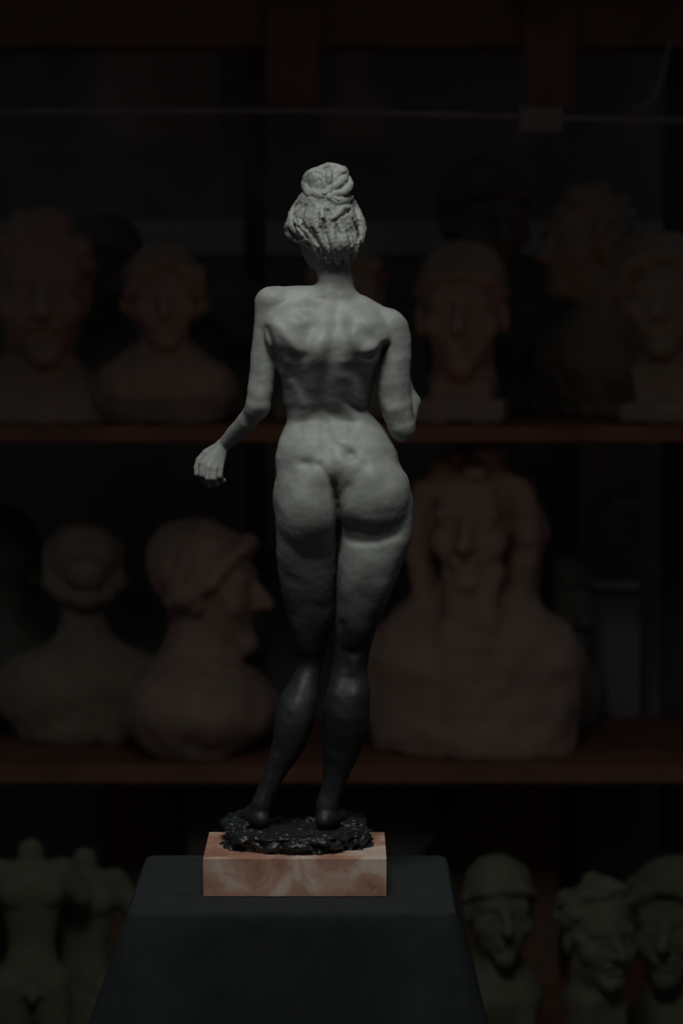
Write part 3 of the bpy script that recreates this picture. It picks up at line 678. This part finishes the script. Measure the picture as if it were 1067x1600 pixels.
bust('female_bust', 'plaster head with wavy hair cut off by the right edge, upper shelf', at(1036, 462, 6.12), R(-10), .98, M_buff, 'wavy', 'block', zA, 13, neck=17)
# middle row on shelf B
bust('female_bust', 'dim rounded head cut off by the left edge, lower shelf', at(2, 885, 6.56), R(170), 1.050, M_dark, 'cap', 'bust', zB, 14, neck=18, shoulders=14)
bust('female_bust', 'plaster woman seen from behind with her hair rolled at the nape, lower shelf left', at(130, 895, 6.38), R(188), 0.867, M_buff, 'bun', 'bust', zB, 15, neck=21, shoulders=21, full=True)
bust('female_bust', 'large reddish plaster head in profile facing right, left of the bronze legs', at(325, 915, 6.20), R(78), 1.067, M_terra, 'wavy', 'bust', zB, 16, neck=18, shoulders=19, cd=14)
bust('bearded_bust', 'largest plaster bust, long curled hair, beard and draped chest, right of the bronze legs', at(738, 815, 6.2), R(-10), 1.12, M_terra, 'long', 'bust', zB, 17, neck=19, shoulders=19, drape=True, beard=True)
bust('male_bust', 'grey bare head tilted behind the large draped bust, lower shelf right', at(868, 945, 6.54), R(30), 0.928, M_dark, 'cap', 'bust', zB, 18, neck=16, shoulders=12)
# front row on the bottom board
bust('male_bust', 'olive plaster head looking down beside the right side of the black cloth', at(780, 1420, 5.62), R(8), .78, M_olive, 'cap', 'herm', .10, 19, neck=17, shoulders=11)
bust('male_bust', 'olive plaster head with short curls turned to the right, bottom right', at(935, 1458, 5.56), R(22), .80, M_olive, 'curly', 'block', .10, 20, neck=17)
bust('male_bust', 'olive plaster head cut off by the right edge at the bottom', at(1050, 1440, 5.86), R(-15), 0.953, M_olive, 'wavy', 'herm', .10, 22, neck=18, shoulders=10)

def torso(name, label, pos, rz, s, m, kind):
    """small headless standing nude; pos = neck point; stands on the bottom board"""
    H = (pos.z - .10) / s
    f = Field((-.30, -.22, -H - .01), (.30, .22, .10), .006)
    f.loft([(-.50, -.115, .115, 0, .085), (-.42, -.105, .105, 0, .085), (-.32, -.085, .085, 0, .07), (-.20, -.105, .105, 0, .08), (-.10, -.135, .135, 0, .085), (-.02, -.11, .11, 0, .06)], .03)
    for sg in (-1, 1):
        f.seg((.12 * sg, 0, -.06), (.185 * sg, 0.0, -.15), .05, .042, .03)
        f.chain([(.065 * sg, 0, -.47, .08), (.075 * sg + (.02 if kind else 0), -.01, -.72, .055), (.07 * sg, .01, -.84, .05), (.07 * sg, .02, -H + .03, .034)], .02)
        f.ell((.06 * sg, -.06, -.13), (.055, .03, .045), .02); f.seg((.07 * sg, .0, -H + .03), (.085 * sg, -.09, -H + .02), .03, .022, .02)
        if kind == 0 and sg == -1: f.seg((-.18, 0, -.13), (-.29, .0, -.17), .038, .033, .02)
    f.seg((0, 0, -.02), (0, 0, .02), .05, .045, .02)
    f.ell((0, -.085, -.50), (.02, .02, .03), .01); f.seg((0, -.09, -.1), (0, -.085, -.42), .006, .006, .012, sub=True)
    if kind:
        for i in range(7):
            f.chain([(-.12 + i * .035, -.08, -.40 - i * .02, .018), (-.09 + i * .03, -.10, -.62, .02), (-.05 + i * .02, -.09, -H + .04, .02)], .015)
        f.seg((.0, .05, -.45), (0, .05, -H + .02), .10, .10, .03)
    f.box((-.15, -.13, -H), (.15, .11, -H + .025), .01)
    sl, X, Y, Z = f.blk((-.4, -.4, -H - .1), (.4, .4, .3)); f.F[sl] = np.maximum(f.F[sl], -H + .0003 - Z)
    def fn(P): Q = P * s; Q[:, 2] += H * s; return Q
    o = link(name, f.mesh(name, fn, False), m); o.location = (pos.x, pos.y, .1005); o.rotation_euler = (0, 0, rz); tag(o, label, 'statue'); return o
torso('headless_statue', 'olive plaster standing nude without head or forearms, bottom left corner', at(48, 1338, 5.6), R(8), .50, M_olive, 0)
torso('draped_statue', 'olive plaster draped figure without head between the headless nude and the black cloth', at(132, 1352, 5.72), R(-12), .50, M_olive, 1)

# ---------------------------------------------------------------- light
def area(name, loc, target, size, power, col, spread=180):
    d = bpy.data.lights.new(name, 'AREA'); d.size = size; d.energy = power; d.color = col; d.spread = math.radians(spread)
    o = bpy.data.objects.new(name, d); C.objects.link(o); o.location = loc
    o.rotation_euler = (Vector(target) - Vector(loc)).to_track_quat('-Z', 'Y').to_euler(); return o
area('overhead_light', (-.12, -1.05, 3.1), (-.02, 0, 1.3), .7, 3.9, (.97, 1.0, .955), 75)
d = bpy.data.lights.new('floor_lamp_glow', 'SPOT'); d.energy = 3.3; d.color = (1, .42, .24); d.spot_size = R(64); d.spot_blend = 1.0; d.shadow_soft_size = .05
o = bpy.data.objects.new('floor_lamp_glow', d); C.objects.link(o); o.location = (.35, Yd(4.4), .3)
o.rotation_euler = (Vector((0, Yd(6.2), 2.1)) - o.location).to_track_quat('-Z', 'Y').to_euler()
w = bpy.data.worlds.new('world'); bpy.context.scene.world = w; w.use_nodes = True
w.node_tree.nodes['Background'].inputs['Color'].default_value = (.9, .9, 1, 1); w.node_tree.nodes['Background'].inputs['Strength'].default_value = .031
vs = bpy.context.scene.view_settings; vs.view_transform = 'Standard'; vs.look = 'None'; vs.exposure = 0; vs.gamma = 1
